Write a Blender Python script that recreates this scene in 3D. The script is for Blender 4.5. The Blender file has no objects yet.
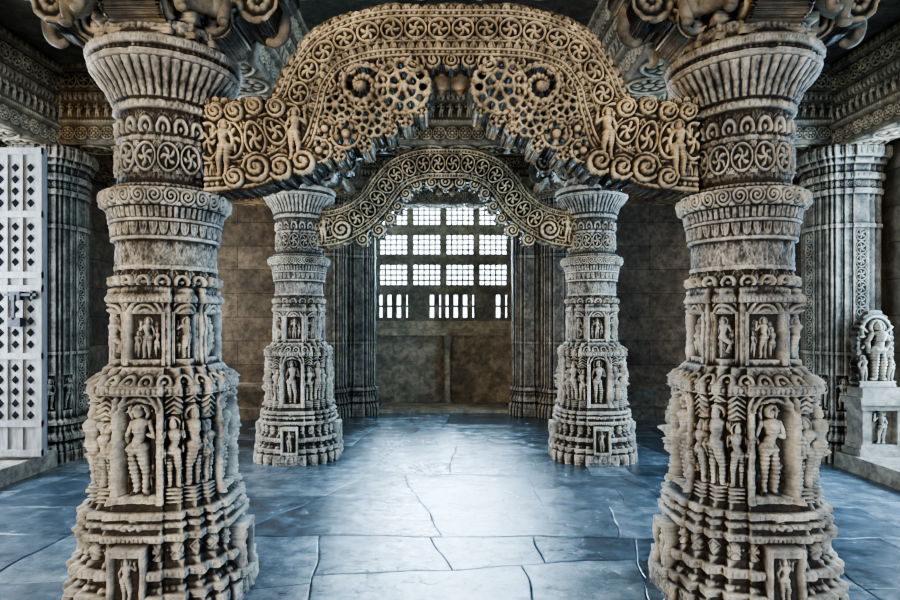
import bpy, math, random
import numpy as np
from mathutils import Vector, Matrix
rng=np.random.default_rng(7); random.seed(5)
PI=math.pi
S=1.5; D1=3.1; D2=6.16; D3=9.22; XW=4.05
# ------------------------------------------------------------------ materials
def mat_stone(name,c1,c2,dark,rough=.72,bump=.6,brick=None,scale=1.0,ccav=.32,cav=True):
    m=bpy.data.materials.new(name); m.use_nodes=True
    nt=m.node_tree; N=nt.nodes; L=nt.links; N.clear()
    out=N.new('ShaderNodeOutputMaterial'); b=N.new('ShaderNodeBsdfPrincipled'); L.new(b.outputs[0],out.inputs[0])
    b.inputs['Roughness'].default_value=rough
    geo=N.new('ShaderNodeNewGeometry')
    def noise(sc,det=6,ro=.6):
        n=N.new('ShaderNodeTexNoise'); n.inputs['Scale'].default_value=sc*scale; n.inputs['Detail'].default_value=det
        n.inputs['Roughness'].default_value=ro; L.new(geo.outputs['Position'],n.inputs['Vector']); return n
    def ramp(src,p0,p1,a=(0,0,0,1),bb=(1,1,1,1)):
        r=N.new('ShaderNodeValToRGB'); r.color_ramp.elements[0].position=p0; r.color_ramp.elements[1].position=p1
        r.color_ramp.elements[0].color=a; r.color_ramp.elements[1].color=bb; L.new(src,r.inputs[0]); return r
    def mix(f,a,bb,mode='MIX'):
        x=N.new('ShaderNodeMix'); x.data_type='RGBA'; x.blend_type=mode
        for i,s in ((0,f),(6,a),(7,bb)):
            if hasattr(s,'links'): L.new(s,x.inputs[i])
            elif i==0: x.inputs[0].default_value=s
            else: x.inputs[i].default_value=(*s,1)
        return x.outputs[2]
    n1=noise(2.3); n2=noise(14,8,.7); n3=noise(90,4,.7); n5=noise(4.5,7,.65)
    col=mix(ramp(n1.outputs[0],.38,.62).outputs[0],c1,c2)
    col=mix(ramp(n2.outputs[0],.42,.68).outputs[0],col,dark)
    col=mix(1.0,col,ramp(n5.outputs[0],.40,.58,(1.12,1.10,1.05,1),(.68,.67,.66,1)).outputs[0],'MULTIPLY')
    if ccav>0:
        pr=ramp(geo.outputs['Pointiness'],.44,.53,(ccav,ccav*.93,ccav*.85,1),(1.0,1.0,1.0,1))  # occlusion-like shade in fine creases, multiplied into the base colour
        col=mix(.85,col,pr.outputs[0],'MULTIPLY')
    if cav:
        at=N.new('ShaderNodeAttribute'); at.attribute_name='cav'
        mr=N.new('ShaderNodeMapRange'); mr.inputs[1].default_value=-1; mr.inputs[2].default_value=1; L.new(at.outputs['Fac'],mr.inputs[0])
        r=N.new('ShaderNodeValToRGB'); e=r.color_ramp.elements; e[0].position=.05; e[0].color=(.14,.115,.09,1); e[1].position=.95; e[1].color=(1.4,1.37,1.3,1)  # shade in recesses and highlights on raised relief, put into the base colour
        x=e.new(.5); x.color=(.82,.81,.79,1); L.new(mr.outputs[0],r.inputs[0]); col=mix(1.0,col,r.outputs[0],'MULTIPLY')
    bp=N.new('ShaderNodeBump'); bp.inputs['Strength'].default_value=bump; bp.inputs['Distance'].default_value=.012
    add=N.new('ShaderNodeMath'); add.operation='MULTIPLY_ADD'; L.new(n3.outputs[0],add.inputs[0]); add.inputs[1].default_value=.5; L.new(n2.outputs[0],add.inputs[2])
    hsrc=add.outputs[0]
    if brick:
        comb=N.new('ShaderNodeCombineXYZ'); sep=N.new('ShaderNodeSeparateXYZ'); L.new(geo.outputs['Position'],sep.inputs[0])
        L.new(sep.outputs['X' if brick=='X' else 'Y'],comb.inputs[0]); L.new(sep.outputs['Z'],comb.inputs[1])
        br=N.new('ShaderNodeTexBrick'); L.new(comb.outputs[0],br.inputs['Vector'])
        br.inputs['Scale'].default_value=1; br.inputs['Brick Width'].default_value=1.25; br.inputs['Row Height'].default_value=.36
        br.inputs['Mortar Size'].default_value=.006; br.inputs['Mortar Smooth'].default_value=.6
        br.inputs['Color1'].default_value=(1.1,1.1,1.1,1); br.inputs['Color2'].default_value=(.66,.66,.66,1); br.inputs['Mortar'].default_value=(.25,.23,.2,1)
        col=mix(.85,col,br.outputs[0],'MULTIPLY')
        a2=N.new('ShaderNodeMath'); a2.operation='MULTIPLY_ADD'; L.new(br.outputs['Fac'],a2.inputs[0]); a2.inputs[1].default_value=-1.0; L.new(hsrc,a2.inputs[2]); hsrc=a2.outputs[0]
    L.new(hsrc,bp.inputs['Height']); L.new(bp.outputs[0],b.inputs['Normal'])
    L.new(col,b.inputs['Base Color'])
    return m
def mat_plain(name,c,rough=.5,metal=0):
    m=bpy.data.materials.new(name); m.use_nodes=True; N=m.node_tree.nodes; L=m.node_tree.links
    b=N['Principled BSDF']; b.inputs['Roughness'].default_value=rough; b.inputs['Metallic'].default_value=metal
    n=N.new('ShaderNodeTexNoise'); n.inputs['Scale'].default_value=25; n.inputs['Detail'].default_value=6
    r=N.new('ShaderNodeValToRGB'); r.color_ramp.elements[0].position=.3; r.color_ramp.elements[1].position=.6
    r.color_ramp.elements[0].color=(c[0]*.6,c[1]*.58,c[2]*.55,1); r.color_ramp.elements[1].color=(*c,1)
    L.new(n.outputs[0],r.inputs[0]); L.new(r.outputs[0],b.inputs['Base Color']); return m

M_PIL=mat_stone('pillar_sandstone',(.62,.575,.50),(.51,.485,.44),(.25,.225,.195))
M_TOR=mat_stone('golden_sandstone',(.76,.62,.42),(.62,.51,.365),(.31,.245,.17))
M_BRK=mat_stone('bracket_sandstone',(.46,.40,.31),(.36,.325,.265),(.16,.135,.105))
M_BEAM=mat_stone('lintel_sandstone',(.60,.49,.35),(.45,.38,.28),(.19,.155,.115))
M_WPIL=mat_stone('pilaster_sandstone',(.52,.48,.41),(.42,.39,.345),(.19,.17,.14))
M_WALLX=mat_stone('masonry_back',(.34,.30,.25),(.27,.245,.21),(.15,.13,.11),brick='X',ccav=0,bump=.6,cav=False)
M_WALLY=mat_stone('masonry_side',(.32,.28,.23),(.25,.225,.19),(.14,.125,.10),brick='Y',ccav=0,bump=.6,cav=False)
M_PARA=mat_stone('parapet_stone',(.66,.54,.40),(.52,.44,.34),(.30,.24,.19),ccav=0,cav=False)
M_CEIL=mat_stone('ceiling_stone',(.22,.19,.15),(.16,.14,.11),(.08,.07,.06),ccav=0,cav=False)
M_JALI=mat_stone('jali_stone',(.36,.30,.23),(.30,.26,.21),(.16,.135,.11),ccav=0,cav=False)
M_WHITE=mat_plain('white_door_paint',(.36,.355,.345),.55)
M_IRON=mat_plain('dark_iron',(.05,.05,.055),.5,.3)
def mat_floor():
    m=bpy.data.materials.new('slate_flagstones'); m.use_nodes=True; nt=m.node_tree; N=nt.nodes; L=nt.links
    b=N['Principled BSDF']
    geo=N.new('ShaderNodeNewGeometry'); at=N.new('ShaderNodeAttribute'); at.attribute_name='tone'
    def noise(sc,det=8,ro=.65):
        n=N.new('ShaderNodeTexNoise'); n.inputs['Scale'].default_value=sc; n.inputs['Detail'].default_value=det; n.inputs['Roughness'].default_value=ro
        L.new(geo.outputs['Position'],n.inputs['Vector']); return n
    n1=noise(1.6); n2=noise(6,9,.7); n3=noise(45,5); n4=noise(1.9,10,.65)
    r=N.new('ShaderNodeValToRGB'); e=r.color_ramp.elements
    e[0].position=.40; e[0].color=(.038,.058,.08,1); e[1].position=.74; e[1].color=(.38,.46,.51,1)
    x=e.new(.55); x.color=(.125,.18,.225,1)
    mm=N.new('ShaderNodeMath'); mm.operation='MULTIPLY_ADD'; L.new(n2.outputs[0],mm.inputs[0]); mm.inputs[1].default_value=.6
    m2=N.new('ShaderNodeMath'); m2.operation='MULTIPLY_ADD'; L.new(n1.outputs[0],m2.inputs[0]); m2.inputs[1].default_value=.25
    m3=N.new('ShaderNodeMath'); m3.operation='MULTIPLY'; L.new(at.outputs['Fac'],m3.inputs[0]); m3.inputs[1].default_value=.20
    L.new(m3.outputs[0],m2.inputs[2]); L.new(m2.outputs[0],mm.inputs[2]); L.new(mm.outputs[0],r.inputs[0])
    ck=N.new('ShaderNodeMath'); ck.operation='SUBTRACT'; L.new(n4.outputs[0],ck.inputs[0]); ck.inputs[1].default_value=.5
    ab=N.new('ShaderNodeMath'); ab.operation='ABSOLUTE'; L.new(ck.outputs[0],ab.inputs[0])
    cr=N.new('ShaderNodeMapRange'); L.new(ab.outputs[0],cr.inputs[0]); cr.inputs[1].default_value=0; cr.inputs[2].default_value=.0035; cr.inputs[3].default_value=.35; cr.inputs[4].default_value=1
    mx=N.new('ShaderNodeMix'); mx.data_type='RGBA'; mx.blend_type='MULTIPLY'; mx.inputs[0].default_value=.7; L.new(r.outputs[0],mx.inputs[6]); L.new(cr.outputs[0],mx.inputs[7])
    L.new(mx.outputs[2],b.inputs['Base Color'])
    rr=N.new('ShaderNodeMapRange'); L.new(n2.outputs[0],rr.inputs[0]); rr.inputs[1].default_value=.3; rr.inputs[2].default_value=.7; rr.inputs[3].default_value=.06; rr.inputs[4].default_value=.30
    L.new(rr.outputs[0],b.inputs['Roughness']); b.inputs['Specular IOR Level'].default_value=1.0
    bp=N.new('ShaderNodeBump'); bp.inputs['Strength'].default_value=.55; bp.inputs['Distance'].default_value=.02
    a=N.new('ShaderNodeMath'); a.operation='MULTIPLY_ADD'; L.new(n3.outputs[0],a.inputs[0]); a.inputs[1].default_value=.10; L.new(n2.outputs[0],a.inputs[2])
    a3=N.new('ShaderNodeMath'); a3.operation='MULTIPLY_ADD'; L.new(cr.outputs[0],a3.inputs[0]); a3.inputs[1].default_value=.08; L.new(a.outputs[0],a3.inputs[2])
    L.new(a3.outputs[0],bp.inputs['Height']); L.new(bp.outputs[0],b.inputs['Normal'])
    return m
M_FLOOR=mat_floor()
# ------------------------------------------------------------------ mesh helpers
def blur(a,k,wrapx=False):
    p=np.pad(a,((k,k),(0,0)),mode='edge'); p=np.pad(p,((0,0),(k,k)),mode='wrap' if wrapx else 'edge')
    c=np.cumsum(np.pad(p,((1,0),(0,0))),0); p=(c[2*k+1:]-c[:-2*k-1])/(2*k+1)
    c=np.cumsum(np.pad(p,((0,0),(1,0))),1); return (c[:,2*k+1:]-c[:,:-2*k-1])/(2*k+1)
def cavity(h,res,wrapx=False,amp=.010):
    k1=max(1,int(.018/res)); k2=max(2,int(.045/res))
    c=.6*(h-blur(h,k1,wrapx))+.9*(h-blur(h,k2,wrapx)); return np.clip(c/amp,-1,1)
def make_mesh(name,V,F,mat,smooth=True,cav=None):
    me=bpy.data.meshes.new(name); V=np.asarray(V,dtype=np.float32); F=np.asarray(F,dtype=np.int32)
    me.vertices.add(len(V)); me.vertices.foreach_set('co',V.ravel())
    me.loops.add(F.size); me.loops.foreach_set('vertex_index',F.ravel())
    me.polygons.add(len(F)); me.polygons.foreach_set('loop_start',np.arange(0,F.size,4,dtype=np.int32))
    me.polygons.foreach_set('use_smooth',np.full(len(F),smooth))
    me.update(calc_edges=True); me.materials.append(mat)
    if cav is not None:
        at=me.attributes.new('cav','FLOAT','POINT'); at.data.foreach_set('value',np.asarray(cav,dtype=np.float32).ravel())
    return me
def obj(name,me,loc=(0,0,0),rot=(0,0,0),parent=None,scale=(1,1,1)):
    o=bpy.data.objects.new(name,me); bpy.context.scene.collection.objects.link(o)
    o.location=loc; o.rotation_euler=rot; o.scale=scale
    if parent: o.parent=parent
    return o
def empty(name,loc=(0,0,0)):
    o=bpy.data.objects.new(name,None); bpy.context.scene.collection.objects.link(o); o.location=loc; o.empty_display_size=.2; return o
def grid_faces(nv,nu,wrap):
    i=np.arange(nv-1)[:,None]; j=np.arange(nu if wrap else nu-1)[None,:]; j2=(j+1)%nu
    return np.stack([i*nu+j,i*nu+j2,(i+1)*nu+j2,(i+1)*nu+j],-1).reshape(-1,4)
class Boxes:
    def __init__(s): s.V=[]; s.F=[]
    def box(s,x0,x1,y0,y1,z0,z1):
        n=len(s.V); s.V+=[(x0,y0,z0),(x1,y0,z0),(x1,y1,z0),(x0,y1,z0),(x0,y0,z1),(x1,y0,z1),(x1,y1,z1),(x0,y1,z1)]
        s.F+=[(n,n+3,n+2,n+1),(n+4,n+5,n+6,n+7),(n,n+1,n+5,n+4),(n+1,n+2,n+6,n+5),(n+2,n+3,n+7,n+6),(n+3,n,n+4,n+7)]
    def pyr(s,x,y,z,r,h,rz=None):
        rz=rz or r; n=len(s.V); s.V+=[(x-r,y,z),(x,y,z-rz),(x+r,y,z),(x,y,z+rz),(x,y-h,z)]
        s.F+=[(n,n+1,n+4,n+4),(n+1,n+2,n+4,n+4),(n+2,n+3,n+4,n+4),(n+3,n,n+4,n+4)]
    def mesh(s,name,mat):
        me=bpy.data.meshes.new(name); me.from_pydata(s.V,[],[tuple(dict.fromkeys(f)) for f in s.F]); me.materials.append(mat); me.update(); return me
# ------------------------------------------------------------------ relief primitives
def dome(d): return np.sqrt(np.clip(1-d*d,0,1))
def seg(u,v,x0,y0,x1,y1,r0,r1):
    dx,dy=x1-x0,y1-y0; L2=dx*dx+dy*dy+1e-9
    t=np.clip(((u-x0)*dx+(v-y0)*dy)/L2,0,1); r=r0+(r1-r0)*t
    return r*dome(np.hypot(u-x0-dx*t,v-y0-dy*t)/r)
def figure(u,v,var=0):
    if (var//4)%2: u=-u
    s=(.035 if var%2 else -.035); P=[(s*.6,.865,s*.6,.885,.06,.058),(s*.6,.93,s*.7,1.0,.05,.018),(s*.5,.8,s*.6,.86,.03,.03),
     (-.05,.765,.05,.765,.06,.06),(0,.75,0,.64,.095,.07),(0,.64,s,.54,.066,.08),(s-.045,.5,s+.045,.5,.08,.08),
     (.045,.72,.045,.72,.042,.042),(-.045,.72,-.045,.72,.042,.042)]
    if var%5==3:
        P+=[(s+.045,.48,.17,.34,.07,.05),(.17,.34,.08,.16,.045,.032),(.08,.15,.12,.13,.03,.025)]
    else: P+=[(s+.045,.48,.075,.26,.07,.05),(.075,.26,.065,.03,.045,.03),(.065,.025,.11,.015,.03,.025)]
    P+=[(s-.045,.48,-.065,.26,.07,.05),(-.065,.26,-.055,.03,.045,.03),(-.055,.025,-.10,.015,.03,.025)]
    k=var%4
    if k in(0,1,3): P+=[(.11,.77,.18,.62,.035,.03),(.18,.62,.12,.5,.03,.024)]
    else: P+=[(.11,.77,.19,.68,.035,.03),(.19,.68,.17,.88,.03,.024)]
    if k in(0,2): P+=[(-.11,.77,-.18,.63,.035,.03),(-.18,.63,-.15,.46,.03,.024)]
    elif k==1: P+=[(-.11,.77,-.2,.7,.035,.03),(-.2,.7,-.17,.9,.03,.024)]
    else: P+=[(-.11,.77,-.17,.62,.035,.03),(-.17,.62,-.04,.66,.03,.024)]
    h=np.zeros_like(u)
    for p in P: h=np.maximum(h,seg(u,v,*p)+.0)
    r=np.hypot(u-s*.6,v-.88); h=np.maximum(h,.02*(np.abs(r-.105)<.014))
    h=np.where(h>.004,h*1.25+.03,0)
    belt=np.exp(-((v-.50)/.012)**2)*(np.abs(u-s)<.1)*.014+np.exp(-((v-.69)/.008)**2)*(np.abs(u)<.07)*.010
    folds=.006*np.cos(v*2*PI/.05)*(v<.45)*(h>.02)
    return h+belt+folds
def cells(u,w,ph=0):
    q=u/w+ph; i=np.floor(q); return (q-i)*2-1,i
def orn(kind,x,y,i):
    r=np.hypot(x,y)
    if kind=='bead': return dome(r/.85)
    if kind=='petal':
        t=(y+1)/2; w=np.sqrt(np.clip(1-t**2.2,0.0001,1))*.95; e=np.abs(x)/w
        return np.where(e<1,.55*dome(e)+.45*np.clip(1-np.abs(e-.75)/.2,0,1)+.15*np.exp(-(x/.1)**2),0)
    if kind=='petald': return orn('petal',x,-y,i)
    if kind=='scroll':
        sg=np.where(np.mod(i,2)==0,1,-1); a=np.arctan2(y*sg,x)
        h=(.5+.5*np.cos(2*PI*2.1*np.clip(r,0,1.05)-a))**.8*np.clip((1.08-r)*6,0,1)
        return np.maximum(h,.75*dome(np.hypot(np.abs(x)-1,np.abs(y)-1)/.42))
    if kind=='vine':
        sg=np.where(np.mod(i,2)==0,1,-1); a=np.arctan2(y*sg,x)
        rim=np.clip(1-np.abs(r-.88)/.11,0,1)**.6
        lobes=.62+.16*np.cos(5*a+1.3*r*4); leaf=np.clip((lobes-r)*5,0,1)*(.55+.45*np.cos(5*a+5*r))
        boss=dome(r/.2)*1.1; cor=.8*dome(np.hypot(np.abs(x)-1,np.abs(y)-.95)/.40)*(.6+.4*np.cos(9*np.arctan2(np.abs(y)-.95,np.abs(x)-1)))
        return np.maximum.reduce([rim,leaf*.85,boss,cor])
    if kind=='loz':
        d=np.abs(x)+np.abs(y); return np.maximum(np.clip((.55-d)*2,0,1),np.clip(1-np.abs(d-.9)/.14,0,1)*.8)
    if kind=='roset':
        a=np.arctan2(y,x); p=(.5+.5*np.cos(8*a))**.6
        return np.maximum.reduce([dome(r/.26),.8*p*np.clip(1-np.abs(r-.52)/.24,0,1)**.6,np.clip(1-np.abs(r-.9)/.1,0,1)])
    if kind=='gav':
        q=np.hypot(x,(y+.55)*.9); return np.where(y>-.9,np.clip(np.cos(q*2*PI*1.55)*.5+.5,0,1)*np.clip((1.15-q)*5,0,1),0)
    if kind=='flute': return np.abs(np.cos(x*PI/2))**.7
    if kind=='tooth': return (np.abs(x)<.6)*1.0
    if kind=='figs': return np.clip(figure(x*.28,(y+1)/2,1)*8,0,1.3)
    return np.zeros_like(x)
def vnoise(nv,nu,cv,cu):
    g=rng.random((cv+2,cu)); a=np.linspace(0,cv,nv); b=np.linspace(0,cu,nu,endpoint=False)
    i=a.astype(int); j=b.astype(int); fa=(a-i)[:,None]; fb=(b-j)[None]; fa=fa*fa*(3-2*fa); fb=fb*fb*(3-2*fb); j2=(j+1)%cu
    return (g[i][:,j]*(1-fa)*(1-fb)+g[i+1][:,j]*fa*(1-fb)+g[i][:,j2]*(1-fa)*fb+g[i+1][:,j2]*fa*fb)-.5
def plan(TH,boxes):
    c=np.abs(np.cos(TH))+1e-6; s=np.abs(np.sin(TH))+1e-6; r=np.zeros_like(TH)
    for a,b in boxes: r=np.maximum(r,np.maximum(np.minimum(a/c,b/s),np.minimum(b/c,a/s)))
    return r
class Lathe:
    def __init__(s,NT,z0,z1,NZ):
        s.NT=NT; s.NZ=NZ; s.th=np.arange(NT)*2*PI/NT; s.z=np.linspace(z0,z1,NZ); s.R=np.zeros((NZ,NT)); s.TH=s.th[None]*np.ones((NZ,1))
    def band(s,z0,z1,n,kind,amp,plus=0,ph=0):
        k=np.where((s.z>=z0)&(s.z<z1))[0]
        if not len(k): return
        y=((s.z[k]-z0)/(z1-z0)*2-1)[:,None]*np.ones((1,s.NT)); x,i=cells(s.TH[k],2*PI/n,ph)
        s.R[k]+=orn(kind,x,y,i)*amp+plus
    def local(s,t0,hw,z0,z1,r,fn):
        k=np.where((s.z>=z0)&(s.z<z1))[0]; m=int(hw/r/(2*PI)*s.NT)+1; c=int(round(t0/(2*PI)*s.NT)); jj=np.arange(c-m,c+m+1)
        U=(jj*2*PI/s.NT-t0)*r; U,V=np.meshgrid(U,s.z[k]-z0); ix=np.ix_(k,jj%s.NT)
        s.R[ix]=fn(U,V,s.R[ix])
    def mesh(s,name,mat,ns=1.0,warp=None):
        n3=vnoise(s.NZ,s.NT,300,260)
        R=s.R+ns*(vnoise(s.NZ,s.NT,60,60)*.006+vnoise(s.NZ,s.NT,150,130)*.006+n3*.004)
        ero=np.clip(vnoise(s.NZ,s.NT,40,34)-.2,0,1)*ns; R=R-ero*.04
        zz=s.z if warp is None else warp(s.z)
        V=np.stack([R*np.cos(s.TH),R*np.sin(s.TH),zz[:,None]*np.ones_like(R)],-1).reshape(-1,3)
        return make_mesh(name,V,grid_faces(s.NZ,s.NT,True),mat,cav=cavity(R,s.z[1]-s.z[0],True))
# ------------------------------------------------------------------ carved pillar
def pillar_mesh():
    L=Lathe(700,0,2.74,800); z=L.z; TH=L.TH
    A=plan(TH,[(1,.38),(.925,.62),(.80,.80)]); B=plan(TH,[(1,.50),(.84,.84)]); C=np.ones_like(TH)
    prof=[(0,.452),(.095,.452),(.098,.428),(.115,.428),(.118,.446),(.15,.446),(.155,.415),(.175,.40),(.18,.385),(.215,.385),(.218,.428),(.255,.43),(.258,.395),(.285,.382),(.288,.365),(.375,.365),(.378,.405),(.41,.412),(.415,.39),(.435,.38),(.438,.395),(.46,.395),(.463,.37),(.475,.37),(.478,.392),(.505,.39),(.51,.355),(.535,.340),(.56,.332),
          (1.04,.328),(1.045,.352),(1.085,.355),(1.12,.315),(1.17,.285),
          (1.18,.258),(1.48,.254),(1.485,.270),(1.51,.273),(1.53,.258),(1.555,.262),(1.575,.262),(1.64,.248),(1.645,.268),(1.66,.268),(1.665,.262),(1.785,.262),(1.79,.285),(1.80,.285),(1.805,.275),(1.87,.282),(1.875,.30),(1.885,.30),(1.89,.29),
          (1.94,.305),(1.96,.325),(2.0,.33),(2.03,.318),(2.035,.285),(2.055,.275),(2.06,.25),(2.09,.246),(2.1,.243),(2.24,.241),(2.25,.25),(2.262,.25),(2.27,.241),(2.38,.245),(2.385,.268),(2.41,.27),(2.42,.262),(2.44,.270),(2.49,.305),(2.545,.37),(2.565,.392),(2.57,.412),(2.59,.418),(2.595,.40),(2.61,.40),(2.615,.42),(2.645,.425),(2.66,.40),(2.67,.36),(2.74,.35)]
    p=np.interp(z,[q[0] for q in prof],[q[1] for q in prof])
    p=(p*np.interp(z,[0,.5,1.1,1.2,1.7,1.95,2.1,2.4,2.56],[.93,.91,.91,.90,.91,.89,.92,.92,.86]))[:,None]
    wB=np.clip((z-1.165)/.012,0,1)[:,None]; wC=np.clip((z-1.545)/.02,0,1)[:,None]
    L.R=p*(A*(1-wB)+B*wB*(1-wC)+C*wC)
    L.band(.03,.085,64,'petal',.008); L.band(.158,.18,90,'bead',.006); L.band(.225,.25,110,'tooth',.006)
    L.band(.295,.37,36,'loz',.014); L.band(.385,.408,120,'tooth',.005); L.band(.44,.46,84,'bead',.007); L.band(.48,.503,90,'petal',.006)
    def gav(U,V,R): return R+orn('gav',U/.06,V/.04-1,0)*.02
    def basebox(U,V,R):
        e=(np.abs(U)<.085)&(V<.27); f=(np.abs(U)<.062)&(V>.025)&(V<.235)
        R=np.where(e,np.maximum(R,.41)+.018,R); R=np.where(f,R-.035,R)
        return R+figure(U/.2,(V-.03)/.2,2)*.2*(f)+ (np.abs(np.abs(U)-.073)<.006)*e*.006
    def pillarlet(U,V,R): return R+.020*dome(U/.022)*(1+.25*np.cos(V*2*PI/.05))
    for k in range(4):
        L.local(k*PI/2,.1,.10,.41,.42,basebox); L.local(k*PI/2,.07,.425,.505,.40,gav)
        for sg in(-1,1):
            L.local(k*PI/2+sg*.52,.03,.29,.37,.38,pillarlet); L.local(k*PI/2+sg*.30,.03,.29,.37,.38,pillarlet)
    def niche(var):
        def fn(U,V,R):
            rec=(np.abs(U)<.090)&(V>.03)&(V<.42+.05*np.sqrt(np.clip(1-(U/.09)**2,0,1)))
            R=np.where(rec,R-.055,R)
            h=figure(U/.44,(V-.03)/.44,var)*.44*1.3
            h=np.maximum(h,figure((U-.066)/.17,(V-.035)/.17,var+1)*.17*rec); h=np.maximum(h,figure((U+.066)/.17,(V-.035)/.17,var+2)*.17*rec)
            h=np.maximum(h,.014*orn('vine',np.clip((np.abs(U)-.066)/.022,-1,1),np.clip((V-.36)/.03,-1,1),0)*rec*(np.abs(V-.36)<.03)*(np.abs(np.abs(U)-.066)<.022))
            col=.024*dome((np.abs(U)-.108)/.018)*(V<.42); col+=.008*(np.mod(V,.07)<.014)*(np.abs(np.abs(U)-.108)<.02)*(V<.43)
            q=np.hypot(U,(V-.42)*.95); arch=np.where(V>.42,.024*(.5+.5*np.cos(q*2*PI/.03))*(q<.125)*(.8+.2*np.cos(np.arctan2(V-.42,U)*14)),0)
            return R+np.maximum(h,col)+arch+(V<.03)*.015*(np.abs(U)<.125)
        return fn
    def sidefig(var,H,w):
        def fn(U,V,R):
            R=R-.020*(np.abs(U)<w)*(V>.06)*(V<.08+H)
            h=figure(U/H,(V-.07)/H,var)*H*1.3
            ped=.020*(np.abs(U)<w)*(V<.06)*(.6+.4*np.cos(V*2*PI/.02))
            can=np.where((V>.07+H*1.04)&(np.abs(U)<w*1.1),.020*(.5+.5*np.cos((V-np.abs(U)*-.7)*2*PI/.026)),0)
            return R+np.maximum(h,ped)+can
        return fn
    for k in range(4):
        L.local(k*PI/2,.135,.545,1.05,.325,niche(k+4*(k%2)))
        L.local(k*PI/2+PI/4,.055,.545,1.05,.34,sidefig(k+8,.38,.045))
        for sg in(-1,1): L.local(k*PI/2+sg*.52,.05,.545,1.05,.345,sidefig(k*3+(sg>0)*5+2,.30+.03*((k+(sg>0))%3),.038))
    L.band(1.048,1.082,88,'bead',.008); L.band(1.09,1.165,24,'gav',.026)
    def panel(var,w):
        def fn(U,V,R):
            rec=(np.abs(U)<w)&(V>.03)&(V<.25); R=np.where(rec,R-.032,R)
            h=figure(U/.2,(V-.035)/.2,var)*.2*1.3*rec
            h=np.maximum(h,figure((U-w*.72)/.15,(V-.035)/.15,var+1)*.15*rec); h=np.maximum(h,figure((U+w*.72)/.13,(V-.035)/.13,var+3)*.13*rec)
            fr=.014*(np.abs(np.abs(U)-w-.008)<.008)*(V<.26)
            top=np.where((V>.255)&(np.abs(U)<w*1.1),.018*(.5+.5*np.cos(np.hypot(U,V-.24)*2*PI/.026)),0)
            return R+h+fr+top
        return fn
    for k in range(4):
        L.local(k*PI/2,.115,1.18,1.48,.245,panel(k+3,.080)); L.local(k*PI/2+PI/4,.080,1.18,1.48,.26,panel(k+6,.055))
    L.band(1.485,1.51,84,'bead',.007); L.band(1.56,1.645,18,'gav',.030); L.band(1.575,1.645,18,'petal',.016,ph=.5)
    L.band(1.81,1.868,34,'petald',.016); L.band(1.892,1.94,60,'tooth',.008); L.band(1.945,2.03,26,'scroll',.020); L.band(2.036,2.055,70,'bead',.007)
    L.band(2.105,2.24,14,'vine',.022); L.band(2.275,2.38,18,'gav',.022); L.band(2.385,2.41,60,'bead',.006)
    L.band(2.43,2.565,46,'flute',.016); L.band(2.595,2.612,90,'bead',.006); L.band(2.618,2.645,60,'petal',.008)
    return L.mesh('carved_shaft',M_PIL,warp=lambda z:np.where(z>2.05,2.05+(z-2.05)*1.11,z))
ME_PIL=pillar_mesh()
# ------------------------------------------------------------------ wall pillar / pilaster
def wallpillar_mesh(name,a,boxes,H,mat,NT=360,NZ=520,carve=True):
    L=Lathe(NT,0,H,NZ); z=L.z
    prof=[(0,1.25),(.10,1.25),(.105,1.2),(.16,1.18),(.2,1.05),(.21,1.17),(.26,1.17),(.3,1.05),(.36,1.03),(.365,1.15),(.4,1.15),(.43,1.02),(.46,1.0),
      (1.05,1.0),(1.055,1.03),(1.08,1.03),(1.085,1.0),(2.3,1.0),(2.31,1.04),(2.34,1.04),(2.35,1.0),
      (H-.47,1.0),(H-.46,1.06),(H-.42,1.08),(H-.40,1.0),(H-.33,1.0),(H-.32,1.08),(H-.26,1.1),(H-.255,1.02),(H-.18,1.05),(H-.17,1.14),(H-.12,1.16),(H-.11,1.24),(H,1.26)]
    p=np.interp(z,[q[0] for q in prof],[q[1] for q in prof])[:,None]; L.R=p*a*plan(L.TH,boxes)
    L.band(.11,.155,44,'petal',.012); L.band(.215,.255,70,'bead',.008); L.band(.305,.355,40,'loz',.012); L.band(H-.315,H-.27,40,'petal',.012); L.band(H-.395,H-.335,32,'scroll',.012); L.band(H-.1,H-.02,44,'petald',.012)
    if carve:
        def strip(U,V,R):
            w=.055; x=U/w; y,i=cells(V,.13); ok=np.abs(U)<w
            return R+np.where(ok,orn('vine',x,y,i)*.02-.008,0)
        def fg(U,V,R):
            rec=(np.abs(U)<.06); return R-.02*rec+figure(U/.3,(V-.02)/.3,1)*.3*1.2
        for k in range(4):
            for z0,z1 in((.47,1.04),(1.11,2.29)): L.local(k*PI/2,.07,z0+.02,z1-.02,a,strip)
            for sg in(-1,1): L.local(k*PI/2+sg*.52,.05,.5,.85,a,fg)
    return L.mesh(name,mat,.4)
ME_WP=wallpillar_mesh('pilaster_shaft',.315,[(1,.24),(.95,.30),(.93,.46),(.87,.52),(.85,.68),(.78,.78)],3.1,M_WPIL,NT=460)
ME_JP=wallpillar_mesh('jamb_shaft',.22,[(1,.34),(.86,.6),(.72,.72)],3.3,M_WPIL,NT=260,NZ=420,carve=False)
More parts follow.
